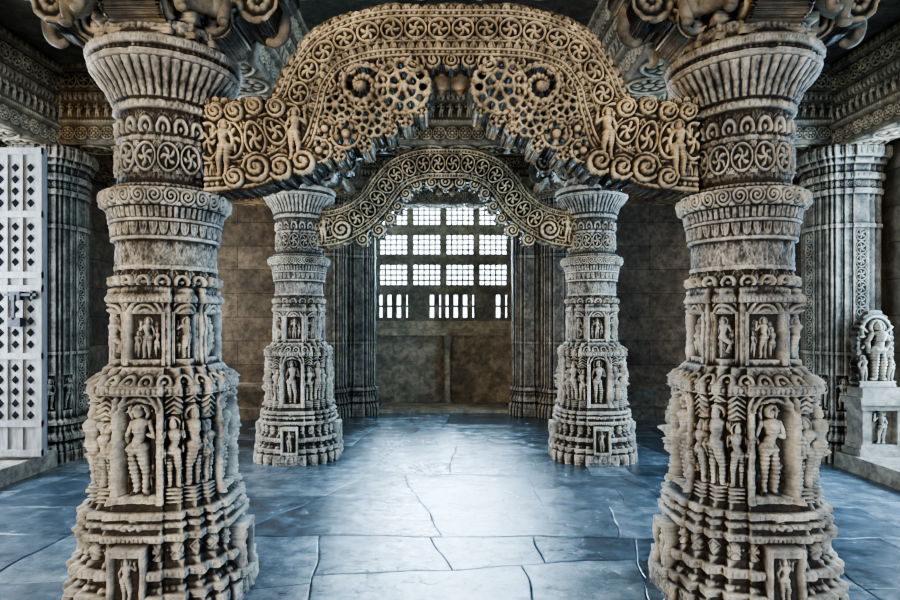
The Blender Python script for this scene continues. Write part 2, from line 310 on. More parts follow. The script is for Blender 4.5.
# ------------------------------------------------------------------ slab from sdf
def slab(name,xs,zs,sdf,hgt,hd,mat):
    X,Z=np.meshgrid(xs,zs); d=sdf; res=xs[1]-xs[0]
    gz,gx=np.gradient(d,res); g=np.hypot(gx,gz)+1e-6
    dc=(d[:-1,:-1]+d[1:,:-1]+d[:-1,1:]+d[1:,1:])/4; K=dc<0
    used=np.zeros_like(d,bool); used[:-1,:-1]|=K; used[1:,:-1]|=K; used[:-1,1:]|=K; used[1:,1:]|=K
    nz,nx=K.shape; Kp=np.zeros((nz+2,nx+2),bool); Kp[1:-1,1:-1]=K
    full=Kp[:-1,:-1]&Kp[1:,:-1]&Kp[:-1,1:]&Kp[1:,1:]; bnd=used&~full
    sh=np.clip(d/g,-res*.7,res*.7)*bnd; X=X-sh*gx/g; Z=Z-sh*gz/g
    idx=-np.ones(d.shape,int); n=used.sum(); idx[used]=np.arange(n)
    cv=cavity(np.where(d<0,hgt,.0),res)
    h=hgt[used]; ed=np.clip(-d[used]/(.014),0,1); y=hd+h-.014*(1-np.sqrt(np.clip(ed*(2-ed),0,1)))
    V=np.concatenate([np.stack([X[used],-y,Z[used]],-1),np.stack([X[used],y,Z[used]],-1)])
    a,b=np.where(K); q=[idx[a,b],idx[a,b+1],idx[a+1,b+1],idx[a+1,b]]
    F=[np.stack(q,-1),np.stack(q[::-1],-1)+n]
    i,j=np.where(Kp[:-1,1:-1]!=Kp[1:,1:-1]); up=Kp[:-1,1:-1][i,j]
    e0=np.where(up,idx[i,j],idx[i,j+1]); e1=np.where(up,idx[i,j+1],idx[i,j]); F.append(np.stack([e1,e0,e0+n,e1+n],-1))
    i,j=np.where(Kp[1:-1,:-1]!=Kp[1:-1,1:]); lf=Kp[1:-1,:-1][i,j]
    e0=np.where(lf,idx[i+1,j],idx[i,j]); e1=np.where(lf,idx[i,j],idx[i+1,j]); F.append(np.stack([e1,e0,e0+n,e1+n],-1))
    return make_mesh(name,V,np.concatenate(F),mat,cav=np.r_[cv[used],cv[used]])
def catmull(P,n=14):
    P=np.array(P,float); Q=np.vstack([2*P[0]-P[1],P,2*P[-1]-P[-2]]); out=[]
    for i in range(1,len(Q)-2):
        for t in np.arange(n)/n:
            out.append(.5*((2*Q[i])+(-Q[i-1]+Q[i+1])*t+(2*Q[i-1]-5*Q[i]+4*Q[i+1]-Q[i+2])*t*t+(-Q[i-1]+3*Q[i]-3*Q[i+1]+Q[i+2])*t**3))
    out.append(Q[-2]); return np.array(out)
def nearest(X,Z,C):
    best=np.full(X.shape,1e9); s=np.zeros_like(X); w=np.zeros_like(X); sd=np.zeros_like(X); acc=0
    for a,b in zip(C[:-1],C[1:]):
        dx,dz=b[0]-a[0],b[1]-a[1]; l2=dx*dx+dz*dz; l=math.sqrt(l2)
        t=np.clip(((X-a[0])*dx+(Z-a[1])*dz)/l2,0,1); d=np.hypot(X-a[0]-dx*t,Z-a[1]-dz*t); m=d<best
        best=np.where(m,d,best); s=np.where(m,acc+t*l,s); w=np.where(m,a[2]+(b[2]-a[2])*t,w); cr=dx*(Z-a[1])-dz*(X-a[0]); sd=np.where(m,np.sign(cr),sd); acc+=l
    return best,s,w,sd
def torana(name,pts,scale,hd,res,rings,style,mat,fig=None):
    P=[(dx/scale,1.4+(320-y)/scale,w/scale) for dx,y,w in pts]; C=catmull(P)
    xe=C[-1,0]; xs=np.arange(0,xe+.001,res); z0=min(C[:,1]-C[:,2]/2)-.14; z1=max(C[:,1]+C[:,2]/2)+.10
    zs=np.arange(z0,z1,res); X,Z=np.meshgrid(xs,zs); d,s,w,sd=nearest(X,Z,C); sc=d*sd; vn=sc/(w/2)
    sdf=d-w/2
    if style=='near':
        xx,i=cells(s,.045); bump=np.where(sd>0,.012*dome(xx/.95),0.008*dome(xx/.95)); sdf=sdf-bump*(np.abs(sdf)<.03)
        xx,i=cells(s,.29,.5); sdf=sdf-np.where(sd>0,.038*dome(xx),0)
    else:
        xx,i=cells(s,.15); sdf=sdf-np.where(sd>0,.035*dome(xx/.98),.02*dome(xx/.98))
    av=np.abs(vn); h=np.zeros_like(X)
    h+=.018*np.clip(1-np.abs(av-.93)/.06,0,1)**.5
    xb,_=cells(s,.028); yb=(av-.82)/.06; h+=.014*dome(np.hypot(xb,yb)/.95)
    h+=.020*np.clip(1-np.abs(av-.70)/.055,0,1)**.5
    if style=='near':
        xc,ic=cells(s,.118); yc=(vn-.14)/.46; h+=np.where(np.abs(yc)<1,orn('vine',xc,yc,ic)*.034,0)
        xc,ic=cells(s,.045); yc=(vn+.50)/.13; h+=np.where(np.abs(yc)<1,orn('petal',xc,yc,ic)*.016,0)
        h+=.016*np.clip(1-np.abs(vn+.34)/.035,0,1)**.5
        xc,ic=cells(s,.045,.5); yc=(vn-1.08)/.09; h+=np.where(np.abs(yc)<1,orn('petal',xc,yc,ic)*.016,0)
    else:
        xc,ic=cells(s,.15); yc=vn/.62; h+=np.where(np.abs(yc)<1,orn('vine',xc,yc,ic)*.035,0)
    for (dx,y,R,kind) in rings:
        cx,cz,R=dx/scale,1.4+(320-y)/scale,R/scale
        r=np.hypot(X-cx,Z-cz); a=np.arctan2(Z-cz,X-cx); sr=r-R-.008*np.cos(a*round(2*PI*R/.05))
        outside=sdf>-.004
        if kind=='hole':
            nh=6 if R>.09 else 5; hol=1e9*np.ones_like(r)
            for k in range(nh):
                ak=2*PI*k/nh+.3; hol=np.minimum(hol,np.hypot(X-cx-R*.56*math.cos(ak),Z-cz-R*.56*math.sin(ak))-R*.20)
            sr=np.maximum(sr,-hol)
            hh=.022*np.clip(1-np.abs(r/R-.88)/.1,0,1)**.5+.03*dome(r/R/.27)+.012*np.clip(1-np.abs(r/R-.56)/.3,0,1)
        elif kind=='lace':
            hol=1e9*np.ones_like(r)
            for rr_,nh,hr in((.38,6,.115),(.68,11,.125)):
                for k in range(nh):
                    ak=2*PI*k/nh+.2+rr_; hol=np.minimum(hol,np.hypot(X-cx-R*rr_*math.cos(ak),Z-cz-R*rr_*math.sin(ak))-R*hr)
            sr=np.maximum(sr,-hol); q=r/R
            hh=.024*np.clip(1-np.abs(q-.91)/.08,0,1)**.5*(.75+.25*np.cos(a*24))+.018*np.clip(1-np.abs(q-.53)/.06,0,1)**.5+.028*dome(q/.2)+.014*(.5+.5*np.cos(11*(a-.88)+PI))*(q>.56)*(q<.85)+.012*(q<.5)*(.5+.5*np.cos(6*(a-.58)+PI))
        elif kind=='open':
            tn=2.05; t=np.mod(r/R*tn-a/(2*PI),1.0); bar=np.abs(t-.5)-.25
            tooth=.05*np.cos(a*14); bar=bar-tooth*.6
            sp=bar*R/tn; sr2=np.where(r<R*.84,np.maximum(sr,sp),sr)
            tie=np.abs(np.mod(a/(2*PI)*7,1)-.5)*2*PI*r/7-.006
            sr2=np.minimum(sr2,np.maximum(tie,sr)); core=r-R*.20; sr=np.minimum(sr2,core)
            hh=.030*np.clip(1-np.abs(t-.5)/.27,0,1)**.5*(r<R*.84)*(.75+.25*np.cos(a*14))+.022*np.clip(1-np.abs(r/R-.92)/.09,0,1)**.5*(.7+.3*np.cos(a*24))+.03*dome(r/R/.2)
        else:
            sp=(.5+.5*np.cos(2*PI*2.2*r/R-a))
            hh=.03*sp*np.clip((1.02-r/R)*8,0,1)+.02*dome(r/R/.2)
            if kind=='volute': outside=(r<R); hh=hh*1.1*(.8+.2*np.cos(a*9))+.03*dome(r/R/1.02)
        h=np.where((r<R)&outside,hh,h); sdf=np.minimum(sdf,sr)
    if fig:
        for dx,y,Hh,var in fig:
            cx,cz,Hh=dx/scale,1.4+(320-y)/scale,Hh/scale; f=figure((X-cx)/Hh,(Z-cz)/Hh,var)*Hh*1.4; h=np.where(f>0.001,np.maximum(f+.012,h),h); sdf=np.where(f>.001,np.minimum(sdf,-.01),sdf)
    h+=vnoise(X.shape[0],X.shape[1],60,120)*.007+vnoise(X.shape[0],X.shape[1],30,60)*.008
    Xs=np.concatenate([-xs[:0:-1],xs]); sdf=np.concatenate([sdf[:,:0:-1],sdf],1); h=np.concatenate([h[:,:0:-1],h],1)
    return slab(name,Xs,zs,sdf,h,hd,mat)
near_pts=[(0,29,48),(34,29,48),(66,30,48),(98,36,46),(126,50,44),(145,76,44),(155,104,50),(172,130,68),(202,143,84),(250,146,90)]
near_rings=[(49,83,30,'lace'),(91,82,25,'open'),(80,115,21,'lace'),(117,102,21,'lace'),(107,131,17,'hole'),(128,126,14,'hole'),(36,58,12,'spiral'),(134,148,14,'hole'),(60,112,8,'hole'),(30,108,6,'hole'),(66,60,10,'hole'),(104,62,10,'hole'),(124,82,10,'spiral'),
 (46,117,8,'hole'),(62,127,8,'hole'),(88,142,8,'hole'),(114,151,8,'hole'),(0,58,9,'spiral'),(18,57,9,'spiral'),(150,160,15,'volute'),(186,124,13,'spiral'),(172,166,14,'volute'),(196,166,16,'volute'),(176,106,11,'volute'),(198,104,10,'volute'),(218,110,11,'volute'),(238,110,10,'volute'),(218,176,12,'volute'),(208,134,13,'spiral'),(190,145,11,'spiral')]
ME_T1=torana('torana_band',near_pts,203,.10,.0042,near_rings,'near',M_TOR,fig=[(157,158,52,1),(230,174,56,2)])
far_pts=[(0,163,30),(24,164,30),(46,172,30),(60,186,30),(72,203,30),(90,218,32),(112,227,35),(135,229,36)]
far_rings=[(14,182,6,'spiral'),(29,184,6,'spiral'),(40,193,6,'spiral'),(48,206,6,'spiral'),(56,218,6,'spiral'),(67,230,7,'spiral'),(83,239,7,'spiral'),(0,182,8,'spiral'),(104,229,11,'volute')]
ME_T2=torana('torana_band',far_pts,99.3,.09,.007,far_rings,'far',M_TOR,fig=[(122,242,26,1)])
def lathe_small(name,prof,mat,n=24):
    V=[]
    for z,r in prof:
        for k in range(n): V.append((r*math.cos(2*PI*k/n),r*math.sin(2*PI*k/n),z))
    return make_mesh(name,V,grid_faces(len(prof),n,True),mat)
ME_BUD=lathe_small('lotus_bud',[(0,.03),(-.01,.045),(-.02,.03),(-.03,.05),(-.05,.055),(-.07,.045),(-.085,.02),(-.09,.025),(-.105,.012),(-.12,.002)],M_TOR)
for nm,me,y in(('torana_arch',ME_T1,D1),('torana_arch',ME_T2,D2)):
    e=empty(nm,(0,y,0)); obj('carved_band',me,parent=e)
    if me is ME_T1:
        for i,x in enumerate((-.14,-.05,.05,.14)): obj('lotus_bud_%d'%(i+1),ME_BUD,(x,0,2.67),parent=e)
    else:
        for i,x in enumerate((-.07,.07)): obj('lotus_bud_%d'%(i+1),ME_BUD,(x,0,2.74),parent=e,scale=(.7,.7,.7))
# ------------------------------------------------------------------ bracket capital
def bracket_mesh():
    res=.007; xs=np.arange(0,.70,res); zs=np.arange(2.66,3.17,res); X,Z=np.meshgrid(xs,zs)
    def bx(x1,z0,z1): return np.maximum(X-x1,np.maximum(z0-Z,Z-z1))
    # curved corbel with lobed underside
    low=2.80+.30*np.clip((X-.22)/.46,0,1)**1.3; body=np.maximum(np.maximum(X-.64,Z-3.15),low-Z)
    sdf=body-.012*dome(cells(X,.11)[0])
    r1=np.hypot(X-.50,Z-2.98); r2=np.hypot(X-.30,Z-2.88); sdf=np.minimum.reduce([sdf,r1-.11,r2-.09])
    xc,ic=cells(X,.15); h=.026*orn('vine',xc,np.clip((Z-2.99)/.075,-1,1),ic)*(np.abs(Z-2.99)<.075)
    a=np.arctan2(Z-2.98,X-.50); h=np.where(r1<.11,.03*(.5+.5*np.cos(2*PI*2*r1/.11-a))*(.75+.25*np.cos(a*9)),h)
    a=np.arctan2(Z-2.88,X-.30); h=np.where((r2<.09)&(r1>=.11),.028*(.5+.5*np.cos(2*PI*2*r2/.09+a)),h)
    xc,ic=cells(X,.06); h=np.where((Z>3.075),.02*orn('petal',xc,(Z-3.11)/.035,ic)+.02,h)
    h+=vnoise(X.shape[0],X.shape[1],30,40)*.006
    Xs=np.concatenate([-xs[:0:-1],xs]); sdf=np.concatenate([sdf[:,:0:-1],sdf],1); h=np.concatenate([h[:,:0:-1],h],1)
    return slab('bracket_arm',Xs,zs,sdf,h,.13,M_BRK)
ME_BR=bracket_mesh()
def skin_mesh(name,verts,edges,mat,root=0,sub=2):
    me=bpy.data.meshes.new(name+'_t'); me.from_pydata([v[:3] for v in verts],edges,[])
    o=bpy.data.objects.new(name+'_t',me); bpy.context.scene.collection.objects.link(o)
    o.modifiers.new('s','SKIN'); sm=o.modifiers.new('u','SUBSURF'); sm.levels=sub; sm.render_levels=sub
    for i,v in enumerate(verts):
        me.skin_vertices[0].data[i].radius=(v[3],v[3]); me.skin_vertices[0].data[i].use_root=(i==root)
    bpy.context.view_layer.update(); dg=bpy.context.evaluated_depsgraph_get()
    m=bpy.data.meshes.new_from_object(o.evaluated_get(dg)); m.name=name
    bpy.data.objects.remove(o); m.materials.clear(); m.materials.append(mat)
    for p in m.polygons: p.use_smooth=True
    return m
gana=[(0,0,0,.085),(0,-.02,.10,.095),(0,-.03,.20,.09),(0,-.04,.27,.045),(0,-.06,.35,.065),(0,-.06,.40,.05),
 (.10,-.03,.22,.045),(.17,-.05,.28,.035),(.15,-.05,.42,.03),(-.10,-.03,.22,.045),(-.17,-.05,.28,.035),(-.15,-.05,.42,.03),
 (.09,-.06,-.01,.06),(.15,-.13,.05,.045),(.12,-.08,-.12,.035),(.12,-.14,-.14,.03),(-.09,-.06,-.01,.06),(-.15,-.13,.05,.045),(-.12,-.08,-.12,.035),(-.12,-.14,-.14,.03)]
ge=[(0,1),(1,2),(2,3),(3,4),(4,5),(2,6),(6,7),(7,8),(2,9),(9,10),(10,11),(0,12),(12,13),(13,14),(14,15),(0,16),(16,17),(17,18),(18,19)]
ME_GANA=skin_mesh('bracket_dwarf',gana,ge,M_BRK)
mak=[(0,0,0,.12),(0,-.10,.03,.115),(0,-.2,.04,.10),(0,-.28,.0,.07),(0,-.32,-.08,.05),(0,-.30,-.16,.04),(0,-.24,-.2,.032),(0,-.19,-.17,.026),
 (.12,-.06,.08,.03),(.17,-.05,-.02,.045),(-.12,-.06,.08,.03),(-.17,-.05,-.02,.045),(.07,-.24,-.02,.02),(.08,-.33,.02,.012),(-.07,-.24,-.02,.02),(-.08,-.33,.02,.012)]
me_=[(0,1),(1,2),(2,3),(3,4),(4,5),(5,6),(6,7),(1,8),(8,9),(1,10),(10,11),(2,12),(12,13),(2,14),(14,15)]
ME_MAK=skin_mesh('makara_head',mak,me_,M_BRK)
def abacus_mesh():
    L=Lathe(200,2.74,2.87,30); L.R=np.interp(L.z,[2.74,2.77,2.78,2.82,2.83,2.87],[.30,.30,.28,.28,.31,.31])[:,None]*plan(L.TH,[(1,.5),(.8,.8)])*1.0
    return L.mesh('abacus',M_BRK)
ME_AB=abacus_mesh()
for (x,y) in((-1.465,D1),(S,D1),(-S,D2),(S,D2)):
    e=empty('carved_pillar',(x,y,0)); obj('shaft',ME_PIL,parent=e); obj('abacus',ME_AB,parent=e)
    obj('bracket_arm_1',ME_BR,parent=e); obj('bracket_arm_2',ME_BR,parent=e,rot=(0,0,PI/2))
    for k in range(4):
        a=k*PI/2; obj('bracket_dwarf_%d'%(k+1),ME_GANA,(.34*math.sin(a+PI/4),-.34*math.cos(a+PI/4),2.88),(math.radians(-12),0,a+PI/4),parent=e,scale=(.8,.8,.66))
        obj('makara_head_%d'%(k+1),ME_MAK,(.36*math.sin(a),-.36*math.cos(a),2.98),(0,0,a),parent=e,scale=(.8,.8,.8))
for (x,y) in((-XW,D2),(XW,D2),(-XW,D1),(XW,D1),(-XW,0),(XW,0)):
    e=empty('wall_pilaster',(x,y,0)); obj('shaft',ME_WP,parent=e)
# ------------------------------------------------------------------ lintels
def lintel_mesh(name,Ln):
    sec=[(-.30,.78),(-.30,.70),(-.27,.68),(-.27,.52),(-.24,.50),(-.25,.46),(-.24,.42),(-.22,.40),(-.22,.25),(-.235,.23),(-.235,.2),(-.20,.18),(-.20,.03),(-.18,0)]
    sec=sec+[(-x,z) for x,z in sec[::-1]]
    P=np.array(sec); seglen=np.hypot(*(P[1:]-P[:-1]).T); cum=np.r_[0,np.cumsum(seglen)]; n=int(cum[-1]/.009); t=np.linspace(0,cum[-1],n)
    y=np.interp(t,cum,P[:,0]); z=np.interp(t,cum,P[:,1]); ty=np.gradient(y,t); tz=np.gradient(z,t); l=np.hypot(ty,tz); ny,nz=tz/l,-ty/l
    flip=np.sign(y*ny+(z-.35)*nz); ny=ny*np.where(flip==0,1,flip); nz=nz*np.where(flip==0,1,flip)
    s=np.linspace(-Ln/2,Ln/2,int(Ln/.009)); Sx,Y=np.meshgrid(s,y,indexing='ij'); Z=np.ones_like(Sx)*z[None]
    h=np.zeros_like(Sx); side=np.abs(Y)>.185
    def row(z0,z1,w,kind,amp):
        x,i=cells(Sx,w); yy=(Z-z0)/(z1-z0)*2-1; return np.where(side&(np.abs(yy)<1),orn(kind,x,yy,i)*amp,0)
    h+=row(.53,.67,.14,'vine',.024)+row(.71,.77,.07,'petal',.012)+row(.26,.39,.09,'figs',.022)+row(.42,.5,.05,'petald',.015)+row(.04,.17,.13,'roset',.024)+row(.2,.23,.03,'bead',.007)
    x,i=cells(Sx,.32); yy=Y/.17; h+=np.where((~side)&(Z<.02),orn('roset',x,yy,i)*.02,0)
    V=np.stack([Sx,Y+ny[None]*h,Z+nz[None]*h],-1).reshape(-1,3)
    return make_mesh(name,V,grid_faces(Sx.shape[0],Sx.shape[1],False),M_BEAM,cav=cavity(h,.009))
ME_L=lintel_mesh('lintel_beam',3.06); ME_LS=lintel_mesh('lintel_beam_short',2.55)
for y in(0,D1,D2,D3):
    obj('carved_lintel',ME_L,(0,y,3.15))
    for sx in(-1,1): obj('carved_lintel',ME_LS,(sx*(S+XW)/2,y,3.15))
for x in(-XW,-S,S,XW):
    for y in(D1/2,(D1+D2)/2,(D2+D3)/2): obj('carved_lintel',ME_L,(x,y,3.152 if abs(x)<2 else 3.1),(0,0,PI/2))
# ------------------------------------------------------------------ room shell
def box_obj(name,x0,x1,y0,y1,z0,z1,mat,parent=None):
    b=Boxes(); b.box(x0,x1,y0,y1,z0,z1); return obj(name,b.mesh(name,mat),parent=parent)
ZC=3.9
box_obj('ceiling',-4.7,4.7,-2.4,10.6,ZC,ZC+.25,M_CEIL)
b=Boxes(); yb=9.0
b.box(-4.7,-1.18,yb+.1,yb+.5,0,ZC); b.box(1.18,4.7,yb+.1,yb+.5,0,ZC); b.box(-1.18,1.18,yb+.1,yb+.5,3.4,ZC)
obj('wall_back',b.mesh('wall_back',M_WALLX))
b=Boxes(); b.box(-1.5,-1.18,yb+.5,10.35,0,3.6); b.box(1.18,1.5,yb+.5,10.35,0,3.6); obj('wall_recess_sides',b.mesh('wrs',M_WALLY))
box_obj('ceiling_recess',-1.5,1.5,yb+.5,10.5,3.5,3.7,M_CEIL)
b=Boxes(); b.box(-1.18,1.18,10.12,10.4,0,1.16); b.box(-1.18,1.18,9.94,10.42,1.14,1.20); b.box(-1.18,1.18,10.0,10.42,1.20,1.25); b.box(-1.18,1.18,10.08,10.42,1.25,1.38); b.box(-1.18,1.18,10.04,10.12,0,.12); b.box(-1.18,1.18,10.07,10.12,1.02,1.14)
b.box(-1.18,-1.1,10.07,10.12,.12,1.02); b.box(1.1,1.18,10.07,10.12,.12,1.02); b.box(.16,1.1,10.09,10.12,.12,.56); b.box(.16,1.1,10.095,10.12,.57,1.02); b.box(-1.1,-.04,10.09,10.12,.12,.70); b.box(-1.1,-.04,10.095,10.12,.71,1.02)
obj('wall_parapet',b.mesh('parapet',M_PARA))
me=lathe_small('parapet_colonnette',[(0,.09),(.08,.09),(.09,.06),(.14,.075),(.18,.05),(.5,.055),(.52,.075),(.55,.05),(.95,.048),(.98,.07),(1.05,.08),(1.1,.09),(1.14,.09)],M_PARA)
obj('parapet_colonnette',me,(.06,9.95,.0))
for sx,nm in((-1,'wall_left'),(1,'wall_right')):
    b=Boxes(); X0,X1=sorted((sx*4.4,sx*4.65))
    b.box(X0,X1,-2.4,.3,0,ZC); b.box(X0,X1,.3,2.7,0,.9); b.box(X0,X1,.3,2.7,3.1,ZC); b.box(X0,X1,2.7,3.6,0,ZC)
    b.box(X0,X1,3.6,5.55,3.0,ZC); b.box(X0,X1,5.55,8.15,0,ZC); b.box(X0,X1,8.15,8.9,0,.9); b.box(X0,X1,8.15,8.9,2.9,ZC); b.box(X0,X1,8.9,9.2,0,ZC)  # rear gap is an added opening, hidden behind the pillars, to admit fill light
    obj(nm,b.mesh(nm,M_WALLY))
    X0,X1=sorted((sx*3.72,sx*4.4)); b=Boxes(); b.box(X0,X1,-2.4,5.75,0,.15); obj('platform_'+('left' if sx<0 else 'right'),b.mesh('platform',M_WPIL))
for sx in(-1,1):
    b=Boxes(); X0,X1=sorted((sx*1.95,sx*4.38)); b.box(X0,X1,8.35,9.1,0,.16); b.box(X0,X1,8.6,9.1,.16,.38); b.box(X0,X1,8.55,9.1,.38,.45); obj('stone_bench',b.mesh('bench',M_WPIL))
for x,y in((-1.24,8.95),(1.24,8.95),(-1.62,8.7),(1.62,8.7)):
    e=empty('jamb_pilaster',(x,y,0)); obj('shaft',ME_JP,parent=e)
b=Boxes(); b.box(-1.3,1.3,8.8,9.3,3.34,3.5); obj('trim_1',b.mesh('bay_lintel',M_BEAM))
box_obj('threshold_step',-1.0,1.0,9.0,9.8,-.02,.05,M_PARA)
# ------------------------------------------------------------------ jali window
b=Boxes(); y0,y1=10.14,10.24
cx=[-.84,-.28,.28,.84]; cw=.235
zr=[(3.0,3.34),(2.50,2.84),(1.98,2.34),(1.44,1.82)]
def jali_panel(xa,xb,za,zb,nx,nz,bw,bz):
    for i in range(nx+1):
        x=xa+(xb-xa)*i/nx; b.box(x-bw,x+bw,y0+.02,y1-.02,za,zb)
    for i in range(nz+1):
        z=za+(zb-za)*i/nz; b.box(xa,xb,y0+.022,y1-.022,z-bz,z+bz)
xe=[-1.18]+[v for c in cx for v in(c-cw,c+cw)]+[1.18]
for k in range(0,len(xe),2): b.box(xe[k],xe[k+1],y0,y1,1.38,3.52)
b.box(-.045,.045,y0-.05,y1+.02,1.38,3.52)
zz=[1.38]+[v for r in zr[::-1] for v in r]+[3.52]
for k in range(0,len(zz),2):
    for c in cx: b.box(c-cw,c+cw,y0+.003,y1-.003,zz[k],zz[k+1])
for k,(za,zb) in enumerate(zr):
    for j,c in enumerate(cx):
        if k<3: jali_panel(c-cw,c+cw,za,zb,5,4,.015,.014)
        else:
            for q in range(3):
                x=c-cw+q*2*cw/3+.04; b.box(x,x+.095,y0+.02,y1-.02,za,zb)
            b.box(c-cw,c+cw,y0+.022,y1-.022,(za+zb)/2-.02,(za+zb)/2+.02)
            if j in(1,3): b.box(c-cw,c-cw+.2,y0+.021,y1-.021,za,zb)
for z in(1.9,2.42,2.92): b.box(-1.18,1.18,y0-.02,y0+.01,z-.03,z+.03)
obj('window_1',b.mesh('jali_lattice',M_JALI))
# ------------------------------------------------------------------ flagstone floor : irregular recursive cuts
polys=[]
def clip(poly,p,n,keep):
    out=[]
    for i in range(len(poly)):
        a=poly[i]; c=poly[(i+1)%len(poly)]; da=((a[0]-p[0])*n[0]+(a[1]-p[1])*n[1])*keep; dc=((c[0]-p[0])*n[0]+(c[1]-p[1])*n[1])*keep
        if da>=0: out.append(a)
        if da*dc<0: t=da/(da-dc); out.append((a[0]+(c[0]-a[0])*t,a[1]+(c[1]-a[1])*t))
    return out
def area_p(p): return abs(sum(p[i][0]*p[(i+1)%len(p)][1]-p[(i+1)%len(p)][0]*p[i][1] for i in range(len(p))))/2
def bsp(poly,dep=0):
    A=area_p(poly); xs=[p[0] for p in poly]; ys=[p[1] for p in poly]; w=max(xs)-min(xs); hh=max(ys)-min(ys)
    if A<random.uniform(.3,1.15): polys.append(poly); return
    cx_=(max(xs)+min(xs))/2+random.uniform(-.2,.2)*w; cy_=(max(ys)+min(ys))/2+random.uniform(-.18,.18)*hh
    an=random.gauss(0,.16)
    n=(math.cos(an),math.sin(an)) if w*.65>hh else (-math.sin(an)*.5,math.cos(an*.5))
    for k in(1,-1):
        q=clip(poly,(cx_,cy_),n,k)
        if len(q)>2: bsp(q,dep+1)
random.seed(58)
rest=[(-4.75,-2.5),(4.75,-2.5),(4.75,9.4),(-4.75,9.4)]; yy=-2.5
while yy<8.0:
    yy+=random.uniform(.8,1.6); an=random.gauss(0,.035); nrm=(-math.sin(an),math.cos(an))
    lo=clip(rest,(0,yy),nrm,-1); rest=clip(rest,(0,yy),nrm,1)
    if len(lo)>2: bsp(lo)
bsp(rest)
V=[];F=[];T=[]
for poly in polys:
    if sum(poly[i][0]*poly[(i+1)%len(poly)][1]-poly[(i+1)%len(poly)][0]*poly[i][1] for i in range(len(poly)))<0: poly=poly[::-1]
    c=(sum(p[0] for p in poly)/len(poly),sum(p[1] for p in poly)/len(poly)); ring=[]
    for k in range(len(poly)):
        p,q=poly[k],poly[(k+1)%len(poly)]; l=math.hypot(q[0]-p[0],q[1]-p[1]); m=max(1,int(l/.07))
        for j in range(m):
            t=j/m; X_=p[0]+(q[0]-p[0])*t; Y_=p[1]+(q[1]-p[1])*t
            ring.append((X_+.012*math.sin(Y_*6.1+X_*1.7)+.006*math.sin(Y_*15+X_*9)+random.uniform(-.002,.002),Y_+.012*math.sin(X_*5.3+Y_*1.3)+.006*math.sin(X_*14-Y_*8)+random.uniform(-.002,.002)))
    n=len(V); Rn=len(ring); dz=random.uniform(-.002,.002)
    tx,ty=random.uniform(-.003,.003),random.uniform(-.003,.003)
    def inset(p,a):
        dx,dy=c[0]-p[0],c[1]-p[1]; l=math.hypot(dx,dy); f=min(a*1.3,l*.5)/(l+1e-6); return p[0]+dx*f,p[1]+dy*f
    for a,z in((.0015,-.06),(.002,-.006),(.004,-.002),(.007,0)):
        for p in ring:
            x_,y_=inset(p,a); V.append((x_,y_,z+dz+tx*(x_-c[0])+ty*(y_-c[1])))
    for a in range(3):
        for k in range(Rn): F.append((n+a*Rn+k,n+a*Rn+(k+1)%Rn,n+(a+1)*Rn+(k+1)%Rn,n+(a+1)*Rn+k))
    F.append(tuple(n+3*Rn+k for k in range(Rn))); T+=[random.random()]*(4*Rn)
me=bpy.data.meshes.new('floor'); me.from_pydata(V,[],F); at=me.attributes.new('tone','FLOAT','POINT'); at.data.foreach_set('value',T); me.materials.append(M_FLOOR); me.update()
fl=obj('floor',me)
M_MORT=mat_plain('floor_joint_earth',(.04,.045,.05),.95)
box_obj('floor_bed',-4.8,4.8,-2.8,10.4,-.2,-.03,M_MORT)
M_GR=mat_plain('outside_ground_earth',(.35,.30,.22),.9)
box_obj('ground',-40,40,-40,50,-.6,-.3,M_GR)
# ------------------------------------------------------------------ studded door leaf
def door():
    e=empty('door_1',(0,0,0)); b=Boxes(); x0,x1,z0,z1,yy=-4.36,-3.59,.19,2.93,5.35
    b.box(x0,x1,yy,yy+.05,z0,z1)
    b.box(x1-.05,x1,yy-.03,yy,z0,z1); b.box(x0,x0+.05,yy-.03,yy,z0,z1)
    xs=[x1-.05-.135*k for k in range(6)]
    for k in range(1,5): b.box(xs[k]-.012-.0,xs[k]+.012,yy-.022,yy,z0,z1)
    for z in(z0,z0+.26,z0+.86,z0+1.46,z0+1.58,z0+2.12,z1-.06): b.box(x0,x1,yy-.035,yy,z,z+.055)
    obj('leaf',b.mesh('leaf',M_WHITE),parent=e)
    d=Boxes()
    for k in range(5):
        xc=xs[k]-.0675; z=z0+.36
        while z<z1-.15:
            if not any(abs(z-q-z0)<.07 for q in(.285,.885,1.485,1.6,2.145)): d.pyr(xc,yy-.001,z,.036,.045,.040)
            z+=.105
    obj('studs',d.mesh('studs',M_IRON),parent=e)
    l=Boxes(); zl=1.62
    l.box(x1-.30,x1-.02,yy-.075,yy-.05,zl-.012,zl+.012); l.box(x1-.25,x1-.16,yy-.08,yy-.03,zl-.045,zl+.03); l.box(x1-.22,x1-.2,yy-.09,yy-.07,zl-.22,zl); l.box(x1-.26,x1-.15,yy-.09,yy-.03,zl-.28,zl-.2)
    l.box(x1-.07,x1-.05,yy-.075,yy-.03,zl-.04,zl+.04); obj('bolt_and_padlock',l.mesh('lock',M_IRON),parent=e)
door()
